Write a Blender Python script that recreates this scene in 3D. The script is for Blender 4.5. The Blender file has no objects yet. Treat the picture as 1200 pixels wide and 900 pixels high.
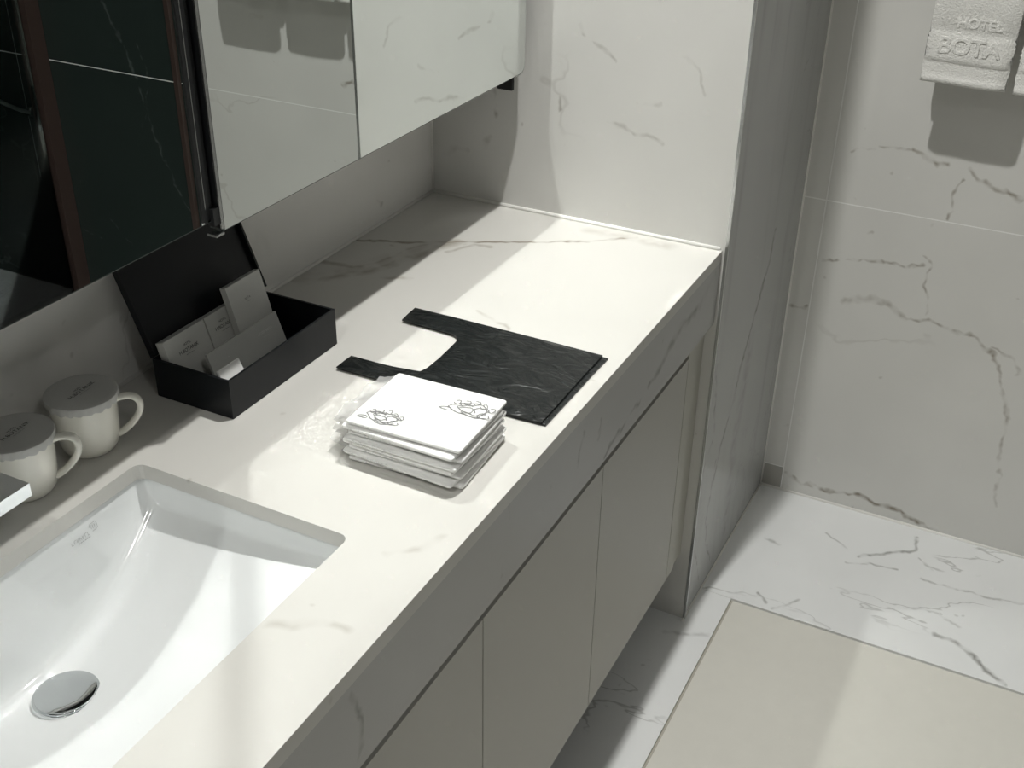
import bpy, bmesh, math, random
from mathutils import Vector, Matrix, noise
from mathutils.geometry import delaunay_2d_cdt

scene = bpy.context.scene
COL = scene.collection
FL = 0.806            # counter height above the floor

def C(x, d, z):
    """counter frame (x toward the end wall, d = depth out from the mirror wall, z above the counter) -> world"""
    return Vector((x, -d, z + FL))

# ------------------------------------------------------------------ camera
cam_data = bpy.data.cameras.new('camera')
cam_data.sensor_width = 36.0
cam_data.lens = 40.711
cam_data.clip_start = 0.02
cam = bpy.data.objects.new('camera', cam_data)
COL.objects.link(cam)
M = Matrix(((0.45632265, 0.44477265, -0.77067952),
            (-0.88970799, 0.2414582, -0.38745016),
            (0.01375966, 0.86248202, 0.50590063))).to_4x4()
M.translation = Vector((-1.75028, -1.05022, 0.78085 + FL))
cam.matrix_world = M
scene.camera = cam

# ------------------------------------------------------------------ light and exposure
world = bpy.data.worlds.new('world')
scene.world = world
world.use_nodes = True
world.node_tree.nodes['Background'].inputs[0].default_value = (0.75, 0.78, 0.8, 1)
world.node_tree.nodes['Background'].inputs[1].default_value = 0.0
scene.view_settings.view_transform = 'Standard'
scene.view_settings.look = 'None'
scene.view_settings.gamma = 1.0
scene.view_settings.use_curve_mapping = False
scene.view_settings.exposure = 0.0
scene.cycles.max_bounces = 7
scene.cycles.diffuse_bounces = 4
scene.cycles.glossy_bounces = 6
scene.cycles.transmission_bounces = 8
scene.cycles.caustics_reflective = True
scene.cycles.caustics_refractive = False
scene.cycles.blur_glossy = 0.0
scene.cycles.sample_clamp_indirect = 0.0
scene.cycles.use_guiding = True
scene.cycles.use_surface_guiding = True
scene.cycles.use_denoising = True
scene.cycles.use_adaptive_sampling = True
scene.cycles.adaptive_threshold = 0.08
scene.cycles.adaptive_min_samples = 24
scene.cycles.time_limit = 750

def lamp(name, x, d, z, power, radius, size, blend, color=(1.0, 0.994, 0.962), aim=(0, 0, -1)):
    l = bpy.data.lights.new(name, 'SPOT')
    l.energy = power
    l.shadow_soft_size = radius
    l.spot_size = math.radians(size)
    l.spot_blend = blend
    l.color = color
    o = bpy.data.objects.new(name, l)
    COL.objects.link(o)
    o.location = C(x, d, z)
    o.rotation_euler = Vector(aim).to_track_quat('-Z', 'Y').to_euler()
    return o

CEIL = 1.62
LAMPS = [(-0.42, 0.515), (-2.0, 0.50), (-1.75, 1.70)]
lamp('downlight_bulb', LAMPS[0][0], LAMPS[0][1], CEIL - 0.03, 87, 0.020, 130, 1.0, aim=(-0.06, -0.34, -1))
lamp('downlight_bulb', LAMPS[1][0], LAMPS[1][1], CEIL - 0.03, 30, 0.020, 130, 1.0, aim=(0.1, -0.2, -1))
lamp('downlight_bulb', LAMPS[2][0], LAMPS[2][1], CEIL - 0.03, 17, 0.03, 150, 1.0)

# veins seen in the stone: width, strength, points (x, y, z above the counter)
VEIN_COUNTER = [
    (0.0035, 0.85, [(-0.263, -0.003, 0.0), (-0.232, -0.073, 0.0), (-0.198, -0.134, 0.0), (-0.155, -0.209, 0.0), (-0.12, -0.275, 0.0), (-0.082, -0.341, 0.0), (-0.049, -0.374, 0.0), (-0.018, -0.414, 0.0)]),
    (0.009, 0.5, [(-0.434, -0.004, 0.0), (-0.403, -0.048, 0.0), (-0.362, -0.082, 0.0), (-0.313, -0.11, 0.0), (-0.267, -0.125, 0.0), (-0.225, -0.137, 0.0), (-0.186, -0.152, 0.0)]),
    (0.005, 0.45, [(-0.359, 0.0, 0.0), (-0.355, -0.059, 0.0), (-0.293, -0.093, 0.0), (-0.237, -0.101, 0.0), (-0.207, -0.126, 0.0)]),
    (0.004, 0.4, [(-0.361, -0.123, 0.0), (-0.347, -0.162, 0.0)]),
    (0.004, 0.45, [(-0.227, -0.162, 0.0), (-0.182, -0.186, 0.0), (-0.175, -0.213, 0.0)]),
    (0.018, 0.22, [(-0.419, -0.018, 0.0), (-0.339, -0.077, 0.0), (-0.229, -0.122, 0.0)]),
    (0.012, 0.22, [(-0.031, -0.33, 0.0), (-0.023, -0.406, 0.0), (-0.029, -0.47, 0.0)]),
    (0.003, 0.35, [(-0.395, -0.31, 0.0), (-0.413, -0.363, 0.0), (-0.431, -0.386, 0.0)]),
    (0.005, 0.22, [(-1.087, -0.454, 0.0), (-1.079, -0.478, 0.0), (-1.058, -0.509, 0.0), (-1.06, -0.526, 0.0)]),
    (0.004, 0.25, [(-0.945, -0.502, 0.0), (-0.911, -0.529, 0.0), (-0.887, -0.536, 0.0)]),
]
VEIN_APRON = [
    (0.007, 0.6, [(-0.097, -0.56, -0.063), (-0.171, -0.56, -0.061), (-0.236, -0.56, -0.075), (-0.288, -0.56, -0.092)]),
    (0.0035, 0.7, [(-0.288, -0.56, -0.092), (-0.352, -0.56, -0.107), (-0.427, -0.56, -0.113), (-0.483, -0.56, -0.132)]),
    (0.006, 0.35, [(-0.03, -0.56, -0.03), (-0.066, -0.56, -0.054), (-0.117, -0.56, -0.067)]),
    (0.003, 0.5, [(-0.563, -0.56, -0.047), (-0.578, -0.56, -0.084)]),
    (0.003, 0.4, [(-0.502, -0.56, -0.058), (-0.507, -0.56, -0.086)]),
    (0.003, 0.45, [(-0.771, -0.56, -0.007), (-0.776, -0.56, -0.041)]),
    (0.003, 0.4, [(-0.795, -0.56, -0.095), (-0.796, -0.56, -0.121)]),
    (0.004, 0.5, [(-1.105, -0.56, -0.032), (-1.092, -0.56, -0.064), (-1.097, -0.56, -0.128)]),
]
VEIN_PILLAR = [
    (0.006, 0.6, [(0.327, -0.566, -0.084), (0.321, -0.566, -0.135), (0.278, -0.566, -0.208), (0.216, -0.566, -0.292), (0.179, -0.566, -0.383), (0.118, -0.566, -0.467), (0.086, -0.566, -0.582)]),
    (0.004, 0.5, [(0.03, -0.566, -0.242), (0.064, -0.566, -0.397), (0.034, -0.566, -0.443), (0.005, -0.566, -0.478)]),
    (0.003, 0.6, [(0.096, -0.566, -0.48), (0.086, -0.566, -0.616), (0.103, -0.566, -0.69), (0.162, -0.566, -0.776)]),
    (0.003, 0.5, [(0.003, -0.566, -0.624), (0.065, -0.566, -0.72), (0.097, -0.566, -0.795)]),
    (0.02, 0.25, [(0.255, -0.566, -0.292), (0.227, -0.566, -0.516), (0.251, -0.566, -0.751)]),
]
VEIN_FAR = [
    (0.0025, 0.35, [(0.534, -0.651, 0.027), (0.534, -0.715, 0.045), (0.534, -0.768, 0.045)]),
    (0.004, 0.65, [(0.534, -0.768, 0.045), (0.534, -0.803, 0.034), (0.534, -0.83, 0.032)]),
    (0.004, 0.6, [(0.534, -0.874, 0.029), (0.534, -0.898, 0.008), (0.534, -0.931, -0.003), (0.534, -0.974, -0.012)]),
    (0.003, 0.6, [(0.534, -0.864, 0.002), (0.534, -0.855, -0.03), (0.534, -0.855, -0.077)]),
    (0.003, 0.5, [(0.534, -0.624, -0.212), (0.534, -0.642, -0.215), (0.534, -0.688, -0.198), (0.534, -0.744, -0.193), (0.534, -0.79, -0.192), (0.534, -0.822, -0.182)]),
    (0.003, 0.5, [(0.534, -0.824, -0.163), (0.534, -0.838, -0.178), (0.534, -0.838, -0.222), (0.534, -0.853, -0.284)]),
    (0.006, 0.4, [(0.534, -0.686, -0.296), (0.534, -0.731, -0.28), (0.534, -0.772, -0.284), (0.534, -0.805, -0.302)]),
    (0.0035, 0.5, [(0.534, -0.805, -0.302), (0.534, -0.861, -0.298), (0.534, -0.909, -0.309)]),
    (0.004, 0.6, [(0.534, -0.909, -0.309), (0.534, -0.954, -0.317), (0.534, -0.993, -0.347), (0.534, -1.018, -0.392)]),
    (0.0035, 0.4, [(0.534, -1.018, -0.392), (0.534, -1.05, -0.479), (0.534, -1.056, -0.569), (0.534, -1.075, -0.696)]),
    (0.003, 0.35, [(0.534, -0.99, -0.334), (0.534, -1.032, -0.342), (0.534, -1.046, -0.372)]),
    (0.004, 0.65, [(0.534, -0.619, -0.756), (0.534, -0.662, -0.775), (0.534, -0.716, -0.772), (0.534, -0.779, -0.762)]),
    (0.005, 0.75, [(0.534, -0.779, -0.762), (0.534, -0.833, -0.773), (0.534, -0.883, -0.774), (0.534, -0.927, -0.792), (0.534, -0.977, -0.808)]),
    (0.003, 0.5, [(0.534, -0.577, -0.331), (0.534, -0.605, -0.33)]),
]
VEIN_FLOOR = [
    (0.004, 0.55, [(0.495, -0.933, -0.806), (0.451, -0.941, -0.806), (0.406, -0.895, -0.806), (0.368, -0.837, -0.806)]),
    (0.0025, 0.45, [(0.33, -0.815, -0.806), (0.356, -0.864, -0.806), (0.361, -0.92, -0.806)]),
    (0.003, 0.35, [(0.414, -0.757, -0.806), (0.388, -0.805, -0.806)]),
    (0.003, 0.5, [(0.147, -0.678, -0.806), (0.123, -0.7, -0.806)]),
    (0.003, 0.4, [(0.114, -0.717, -0.806), (0.162, -0.757, -0.806)]),
    (0.004, 0.35, [(-0.054, -0.547, -0.806), (-0.044, -0.582, -0.806), (-0.024, -0.629, -0.806)]),
    (0.003, 0.4, [(0.421, -0.954, -0.806), (0.403, -0.981, -0.806), (0.401, -1.008, -0.806)]),
    (0.003, 0.4, [(0.359, -0.971, -0.806), (0.356, -1.024, -0.806), (0.361, -1.108, -0.806), (0.372, -1.174, -0.806)]),
    (0.005, 0.65, [(0.193, -1.022, -0.806), (0.189, -1.067, -0.806), (0.165, -1.103, -0.806), (0.127, -1.139, -0.806), (0.113, -1.169, -0.806)]),
    (0.004, 0.4, [(0.333, -0.638, -0.806), (0.326, -0.671, -0.806)]),
    (0.003, 0.3, [(0.245, -0.957, -0.806), (0.262, -1.022, -0.806), (0.237, -1.068, -0.806)]),
]
VEIN_END = [
    (0.003, 0.35, [(0.0, -0.312, 0.311), (0.0, -0.33, 0.304), (0.0, -0.349, 0.286)]),
    (0.003, 0.3, [(0.0, -0.286, 0.34), (0.0, -0.292, 0.323)]),
    (0.003, 0.45, [(0.0, -0.25, 0.214), (0.0, -0.254, 0.193)]),
    (0.003, 0.4, [(0.0, -0.123, 0.215), (0.0, -0.134, 0.164)]),
    (0.004, 0.25, [(0.0, -0.03, 0.08), (0.0, -0.072, 0.092)]),
    (0.004, 0.3, [(0.0, -0.114, 0.123), (0.0, -0.108, 0.103)]),
    (0.003, 0.25, [(0.0, -0.337, 0.184), (0.0, -0.379, 0.178), (0.0, -0.44, 0.166)]),
    (0.003, 0.3, [(0.0, -0.395, 0.226), (0.0, -0.429, 0.231)]),
    (0.003, 0.25, [(0.0, -0.46, 0.317), (0.0, -0.491, 0.288), (0.0, -0.501, 0.255)]),
]
VEIN_BACK = [
    (0.003, 0.5, [(-0.148, 0.0, 0.097), (-0.141, 0.0, 0.069)]),
    (0.003, 0.3, [(-0.192, 0.0, 0.047), (-0.174, 0.0, 0.033)]),
]
VEIN_BLACK = [
    (0.003, 0.2, [(0.534, -1.703, 0.102), (0.534, -1.664, 0.008), (0.534, -1.639, -0.044), (0.534, -1.615, -0.121), (0.534, -1.601, -0.2), (0.534, -1.572, -0.291), (0.534, -1.541, -0.371), (0.534, -1.493, -0.45)]),
    (0.0022, 0.16, [(0.534, -1.609, 0.015), (0.534, -1.583, -0.059), (0.534, -1.59, -0.128), (0.534, -1.627, -0.228)]),
    (0.0022, 0.16, [(0.534, -1.814, -0.526), (0.534, -1.768, -0.57), (0.534, -1.739, -0.591)]),
    (0.0022, 0.16, [(0.534, -1.922, -0.588), (0.534, -1.858, -0.603)]),
]

# ------------------------------------------------------------------ materials
def new_mat(name):
    m = bpy.data.materials.new(name)
    m.use_nodes = True
    return m, m.node_tree, m.node_tree.nodes['Principled BSDF']

def plain(name, col, rough=0.5, metal=0.0, spec=0.5, noise_amt=0.0, noise_scale=40.0, bump=0.0, bump_scale=200.0, coat=0.0, trans=0.0, alpha=1.0, sheen=0.0):
    m, nt, b = new_mat(name)
    b.inputs['Base Color'].default_value = (*col, 1)
    b.inputs['Roughness'].default_value = rough
    b.inputs['Metallic'].default_value = metal
    b.inputs['Specular IOR Level'].default_value = spec
    b.inputs['Coat Weight'].default_value = coat
    b.inputs['Transmission Weight'].default_value = trans
    b.inputs['Alpha'].default_value = alpha
    b.inputs['Sheen Weight'].default_value = sheen
    N, L = nt.nodes, nt.links
    if noise_amt > 0 or bump > 0:
        g = N.new('ShaderNodeNewGeometry')
    if noise_amt > 0:
        n = N.new('ShaderNodeTexNoise'); n.inputs['Scale'].default_value = noise_scale; n.inputs['Detail'].default_value = 4
        L.new(g.outputs['Position'], n.inputs['Vector'])
        mx = N.new('ShaderNodeMix'); mx.data_type = 'RGBA'
        mx.inputs[6].default_value = (*[c * (1 - noise_amt) for c in col], 1)
        mx.inputs[7].default_value = (*[min(1, c * (1 + noise_amt)) for c in col], 1)
        L.new(n.outputs['Fac'], mx.inputs[0]); L.new(mx.outputs[2], b.inputs['Base Color'])
    if bump > 0:
        n = N.new('ShaderNodeTexNoise'); n.inputs['Scale'].default_value = bump_scale; n.inputs['Detail'].default_value = 5
        L.new(g.outputs['Position'], n.inputs['Vector'])
        bp = N.new('ShaderNodeBump'); bp.inputs['Strength'].default_value = bump; bp.inputs['Distance'].default_value = 0.002
        L.new(n.outputs['Fac'], bp.inputs['Height']); L.new(bp.outputs['Normal'], b.inputs['Normal'])
    return m

# a node group: strength of one straight stretch of vein between A and B
vg = bpy.data.node_groups.new('vein_stretch', 'ShaderNodeTree')
for nm, ty, io in (('P', 'NodeSocketVector', 'INPUT'), ('A', 'NodeSocketVector', 'INPUT'), ('BA', 'NodeSocketVector', 'INPUT'),
                   ('InvLen2', 'NodeSocketFloat', 'INPUT'), ('Width', 'NodeSocketFloat', 'INPUT'), ('Strength', 'NodeSocketFloat', 'INPUT'), ('Before', 'NodeSocketFloat', 'INPUT'),
                   ('Value', 'NodeSocketFloat', 'OUTPUT')):
    vg.interface.new_socket(name=nm, in_out=io, socket_type=ty)
def build_vg():
    N, L = vg.nodes, vg.links
    gi = N.new('NodeGroupInput'); go = N.new('NodeGroupOutput')
    def vm(op): n = N.new('ShaderNodeVectorMath'); n.operation = op; return n
    def mm(op, clamp=False): n = N.new('ShaderNodeMath'); n.operation = op; n.use_clamp = clamp; return n
    pa = vm('SUBTRACT'); L.new(gi.outputs['P'], pa.inputs[0]); L.new(gi.outputs['A'], pa.inputs[1])
    dt = vm('DOT_PRODUCT'); L.new(pa.outputs[0], dt.inputs[0]); L.new(gi.outputs['BA'], dt.inputs[1])
    h = mm('MULTIPLY', True); L.new(dt.outputs['Value'], h.inputs[0]); L.new(gi.outputs['InvLen2'], h.inputs[1])
    sc = vm('SCALE'); L.new(gi.outputs['BA'], sc.inputs[0]); L.new(h.outputs[0], sc.inputs['Scale'])
    df = vm('SUBTRACT'); L.new(pa.outputs[0], df.inputs[0]); L.new(sc.outputs[0], df.inputs[1])
    ln = vm('LENGTH'); L.new(df.outputs[0], ln.inputs[0])
    dv = mm('DIVIDE'); L.new(ln.outputs['Value'], dv.inputs[0]); L.new(gi.outputs['Width'], dv.inputs[1])
    iv = mm('SUBTRACT', True); iv.inputs[0].default_value = 1.0; L.new(dv.outputs[0], iv.inputs[1])
    st = mm('MULTIPLY'); L.new(iv.outputs[0], st.inputs[0]); L.new(gi.outputs['Strength'], st.inputs[1])
    mx = mm('MAXIMUM'); L.new(st.outputs[0], mx.inputs[0]); L.new(gi.outputs['Before'], mx.inputs[1])
    L.new(mx.outputs[0], go.inputs['Value'])
build_vg()

def marble(name, veins, base=(0.80, 0.79, 0.755), dark=(0.22, 0.20, 0.165), rough=0.3, seed=0.0, natural=0.2, spec=0.45, speck=0.32, warp=0.016, cloud=0.06, stripes=None):
    m, nt, b = new_mat(name)
    N, L = nt.nodes, nt.links
    b.inputs['Roughness'].default_value = rough
    b.inputs['Specular IOR Level'].default_value = spec
    g = N.new('ShaderNodeNewGeometry')
    def mm(op, a=None, bb=None, clamp=False):
        n = N.new('ShaderNodeMath'); n.operation = op; n.use_clamp = clamp
        for i, v in enumerate((a, bb)):
            if v is None: continue
            if isinstance(v, (int, float)): n.inputs[i].default_value = v
            else: L.new(v, n.inputs[i])
        return n.outputs[0]
    def ramp(v, lo, hi, a=0.0, c=1.0):
        n = N.new('ShaderNodeMapRange'); n.interpolation_type = 'SMOOTHSTEP'
        n.inputs[1].default_value = lo; n.inputs[2].default_value = hi; n.inputs[3].default_value = a; n.inputs[4].default_value = c
        L.new(v, n.inputs[0]); return n.outputs[0]
    off = N.new('ShaderNodeVectorMath'); off.operation = 'ADD'; L.new(g.outputs['Position'], off.inputs[0]); off.inputs[1].default_value = (seed * 3.1, seed * 1.7, seed * 2.3)
    def nz(scale, detail=3, rough_=0.55):
        n = N.new('ShaderNodeTexNoise'); n.inputs['Scale'].default_value = scale; n.inputs['Detail'].default_value = detail; n.inputs['Roughness'].default_value = rough_
        L.new(off.outputs[0], n.inputs['Vector']); return n
    # warped position, so that veins meander
    w1 = nz(22, 2, 0.65)
    sb = N.new('ShaderNodeVectorMath'); sb.operation = 'SUBTRACT'; L.new(w1.outputs['Color'], sb.inputs[0]); sb.inputs[1].default_value = (0.5, 0.5, 0.5)
    s1 = N.new('ShaderNodeVectorMath'); s1.operation = 'SCALE'; L.new(sb.outputs[0], s1.inputs[0]); s1.inputs['Scale'].default_value = warp * 2
    wp = N.new('ShaderNodeVectorMath'); wp.operation = 'ADD'; L.new(g.outputs['Position'], wp.inputs[0]); L.new(s1.outputs[0], wp.inputs[1])
    cur = None
    for (w, s, pts) in veins:
        P = [Vector((p[0], p[1], p[2] + FL)) for p in pts]
        for A, B in zip(P[:-1], P[1:]):
            gr = N.new('ShaderNodeGroup'); gr.node_tree = vg
            L.new(wp.outputs[0], gr.inputs['P'])
            gr.inputs['A'].default_value = A
            gr.inputs['BA'].default_value = B - A
            gr.inputs['InvLen2'].default_value = 1.0 / max(1e-6, (B - A).length_squared)
            gr.inputs['Width'].default_value = w * 1.7
            gr.inputs['Strength'].default_value = s * 1.5
            if cur is None: gr.inputs['Before'].default_value = 0.0
            else: L.new(cur, gr.inputs['Before'])
            cur = gr.outputs['Value']
    brk = ramp(nz(35, 1).outputs['Fac'], 0.32, 0.60, 0.22, 1.0)
    # thin natural veins elsewhere
    mpv = N.new('ShaderNodeMapping'); mpv.inputs['Rotation'].default_value = (0.5, 0.4, 0.6); mpv.inputs['Scale'].default_value = (4.2, 1.5, 2.0); L.new(off.outputs[0], mpv.inputs['Vector'])
    na = N.new('ShaderNodeTexNoise'); na.inputs['Scale'].default_value = 1.0; na.inputs['Detail'].default_value = 5; na.inputs['Roughness'].default_value = 0.55; L.new(mpv.outputs[0], na.inputs['Vector'])
    a = na.outputs['Fac']
    ridge = ramp(mm('ABSOLUTE', mm('SUBTRACT', a, 0.5)), 0.0, 0.007, 1.0, 0.0)
    mask = ramp(nz(3.7, 0).outputs['Fac'], 0.55, 0.68)
    nat = mm('MULTIPLY', mm('MULTIPLY', ridge, mask), natural)
    # scattered specks
    vo = N.new('ShaderNodeTexVoronoi'); vo.inputs['Scale'].default_value = 19; L.new(wp.outputs[0], vo.inputs['Vector'])
    sp = ramp(vo.outputs['Distance'], 0.02, 0.11, 1.0, 0.0)
    spm = ramp(nz(9, 0).outputs['Fac'], 0.56, 0.66)
    spk = mm('MULTIPLY', mm('MULTIPLY', sp, spm), speck)
    tot = mm('MAXIMUM', nat, spk)
    if cur is not None:
        tot = mm('MAXIMUM', tot, mm('MULTIPLY', cur, brk))
    cl = nz(5, 2).outputs['Fac']
    if stripes:
        mp = N.new('ShaderNodeMapping'); mp.inputs['Scale'].default_value = stripes; L.new(off.outputs[0], mp.inputs['Vector'])
        sn = N.new('ShaderNodeTexNoise'); sn.inputs['Scale'].default_value = 1.0; sn.inputs['Detail'].default_value = 4; L.new(mp.outputs[0], sn.inputs['Vector'])
        tot = mm('MAXIMUM', tot, mm('MULTIPLY', ramp(sn.outputs['Fac'], 0.5, 0.75), 0.3))
    base_mix = N.new('ShaderNodeMix'); base_mix.data_type = 'RGBA'
    base_mix.inputs[6].default_value = (*[c * (1 - cloud) for c in base], 1); base_mix.inputs[7].default_value = (*[min(1, c * (1 + cloud)) for c in base], 1)
    L.new(cl, base_mix.inputs[0])
    mx = N.new('ShaderNodeMix'); mx.data_type = 'RGBA'
    L.new(mm('MINIMUM', tot, 0.95), mx.inputs[0]); L.new(base_mix.outputs[2], mx.inputs[6]); mx.inputs[7].default_value = (*dark, 1)
    L.new(mx.outputs[2], b.inputs['Base Color'])
    return m

MT = {}
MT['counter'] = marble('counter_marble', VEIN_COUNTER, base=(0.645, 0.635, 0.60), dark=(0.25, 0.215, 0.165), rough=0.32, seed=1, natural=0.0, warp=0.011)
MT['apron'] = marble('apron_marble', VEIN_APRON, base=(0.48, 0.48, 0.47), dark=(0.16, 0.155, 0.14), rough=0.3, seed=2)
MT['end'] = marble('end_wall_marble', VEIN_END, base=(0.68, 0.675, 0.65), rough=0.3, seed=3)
MT['back'] = marble('mirror_wall_marble', VEIN_BACK, base=(0.82, 0.81, 0.78), rough=0.35, seed=4)
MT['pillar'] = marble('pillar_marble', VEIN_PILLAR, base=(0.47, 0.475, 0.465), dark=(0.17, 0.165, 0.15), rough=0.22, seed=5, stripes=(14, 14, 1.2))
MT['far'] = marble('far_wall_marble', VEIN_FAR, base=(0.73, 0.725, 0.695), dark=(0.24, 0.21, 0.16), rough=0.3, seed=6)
MT['chip'] = marble('grey_tile', [], base=(0.42, 0.41, 0.38), rough=0.3, seed=7, cloud=0.2)
MT['floor'] = marble('floor_marble', VEIN_FLOOR, base=(0.90, 0.91, 0.905), dark=(0.24, 0.24, 0.22), rough=0.25, seed=8, natural=0.45, spec=0.5, warp=0.012)
MT['wall'] = marble('room_wall_marble', [], base=(0.65, 0.64, 0.61), rough=0.35, seed=9)
MT['black'] = marble('black_marble', VEIN_BLACK, base=(0.024, 0.034, 0.031), dark=(0.20, 0.23, 0.22), rough=0.14, seed=10, natural=0.3, speck=0.0)
MT['panel'] = plain('beige_stone', (0.78, 0.765, 0.70), 0.38, noise_amt=0.03, noise_scale=30)
MT['grout'] = plain('pale_grout', (0.93, 0.93, 0.91), 0.6)
MT['groove'] = plain('groove_stone', (0.46, 0.44, 0.38), 0.6)
MT['sealant'] = plain('white_sealant', (0.88, 0.87, 0.83), 0.35)
MT['ceiling'] = plain('ceiling_paint', (0.85, 0.85, 0.83), 0.8, noise_amt=0.02)
MT['laminate'] = plain('taupe_laminate', (0.52, 0.51, 0.47), 0.42, noise_amt=0.015, noise_scale=15)
MT['filler'] = plain('taupe_filler', (0.52, 0.51, 0.455), 0.42, noise_amt=0.02, noise_scale=15)
MT['carcass'] = plain('dark_carcass', (0.06, 0.058, 0.052), 0.6)
MT['mirror'] = plain('mirror_glass', (0.86, 0.895, 0.88), 0.0, metal=1.0)
MT['mirror_edge'] = plain('mirror_edge_glass', (0.12, 0.135, 0.13), 0.25)
MT['black_metal'] = plain('black_anodised', (0.012, 0.013, 0.014), 0.35)
MT['steel'] = plain('brushed_steel', (0.55, 0.56, 0.56), 0.25, metal=1.0)
MT['chrome'] = plain('chrome', (0.72, 0.74, 0.75), 0.06, metal=1.0)
MT['bronze'] = plain('bronze_profile', (0.075, 0.05, 0.043), 0.4, metal=0.35)
MT['ceramic'] = plain('white_ceramic', (0.83, 0.85, 0.85), 0.09, spec=0.55, coat=0.3)
MT['mug'] = plain('cream_porcelain', (0.88, 0.865, 0.79), 0.16, spec=0.5, coat=0.4)
MT['paper'] = plain('lid_paper', (0.56, 0.56, 0.54), 0.75, noise_amt=0.02, bump=0.06, bump_scale=600)
MT['ink'] = plain('dark_ink', (0.02, 0.02, 0.02), 0.6)
MT['grey_ink'] = plain('grey_ink', (0.20, 0.20, 0.20), 0.5)
MT['mark_ink'] = plain('mark_ink', (0.45, 0.46, 0.46), 0.4)
MT['pale_ink'] = plain('pale_ink', (0.95, 0.95, 0.94), 0.5)
MT['box'] = plain('black_leatherette', (0.006, 0.0075, 0.0095), 0.42, spec=0.3, bump=0.12, bump_scale=900)
MT['pack'] = plain('white_carton', (0.74, 0.74, 0.71), 0.5, noise_amt=0.03)
MT['frost'] = plain('frosted_sachet', (0.68, 0.685, 0.66), 0.35, noise_amt=0.05, noise_scale=60)
MT['card'] = plain('white_card', (0.88, 0.88, 0.86), 0.5)
MT['towel'] = plain('white_terry', (0.84, 0.835, 0.80), 0.95, sheen=0.3, bump=1.0, bump_scale=320, noise_amt=0.03, noise_scale=200)
MT['glass'] = None
MT['hose'] = plain('hose_braid', (0.75, 0.76, 0.76), 0.45, metal=0.4)

def glass_mat():
    m, nt, b = new_mat('tinted_glass')
    N, L = nt.nodes, nt.links
    tr = N.new('ShaderNodeBsdfTransparent'); tr.inputs[0].default_value = (0.82, 0.86, 0.86, 1)
    gl = N.new('ShaderNodeBsdfGlossy'); gl.inputs['Roughness'].default_value = 0.02
    fr = N.new('ShaderNodeFresnel'); fr.inputs[0].default_value = 1.45
    mx = N.new('ShaderNodeMixShader'); L.new(fr.outputs[0], mx.inputs[0]); L.new(tr.outputs[0], mx.inputs[1]); L.new(gl.outputs[0], mx.inputs[2])
    L.new(mx.outputs[0], N['Material Output'].inputs['Surface'])
    return m
MT['glass'] = glass_mat()

def film_mat():
    m, nt, b = new_mat('clear_film')
    N, L = nt.nodes, nt.links
    tr = N.new('ShaderNodeBsdfTransparent'); tr.inputs[0].default_value = (0.93, 0.93, 0.92, 1)
    b.inputs['Base Color'].default_value = (0.85, 0.85, 0.84, 1); b.inputs['Roughness'].default_value = 0.18
    mx = N.new('ShaderNodeMixShader'); mx.inputs[0].default_value = 0.45
    L.new(tr.outputs[0], mx.inputs[1]); L.new(b.outputs[0], mx.inputs[2]); L.new(mx.outputs[0], N['Material Output'].inputs['Surface'])
    return m
MT['film'] = film_mat()

def bag_mat(name, rough):
    m, nt, b = new_mat(name)
    N, L = nt.nodes, nt.links
    b.inputs['Base Color'].default_value = (0.009, 0.011, 0.011, 1); b.inputs['Specular IOR Level'].default_value = 0.4; b.inputs['Roughness'].default_value = rough
    g = N.new('ShaderNodeNewGeometry')
    mp = N.new('ShaderNodeMapping'); mp.inputs['Rotation'].default_value = (0, 0, 0.5); mp.inputs['Scale'].default_value = (30, 16, 16); L.new(g.outputs['Position'], mp.inputs['Vector'])
    n = N.new('ShaderNodeTexNoise'); n.inputs['Scale'].default_value = 1.0; n.inputs['Detail'].default_value = 2.5; n.inputs['Distortion'].default_value = 0.9; L.new(mp.outputs[0], n.inputs['Vector'])
    ab = N.new('ShaderNodeMath'); ab.operation = 'SUBTRACT'; L.new(n.outputs['Fac'], ab.inputs[0]); ab.inputs[1].default_value = 0.5
    a2 = N.new('ShaderNodeMath'); a2.operation = 'ABSOLUTE'; L.new(ab.outputs[0], a2.inputs[0])
    bp = N.new('ShaderNodeBump'); bp.inputs['Strength'].default_value = 0.6; bp.inputs['Distance'].default_value = 0.014
    L.new(a2.outputs[0], bp.inputs['Height']); L.new(bp.outputs['Normal'], b.inputs['Normal'])
    return m
MT['bag'] = bag_mat('black_plastic_film', 0.27)

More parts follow.
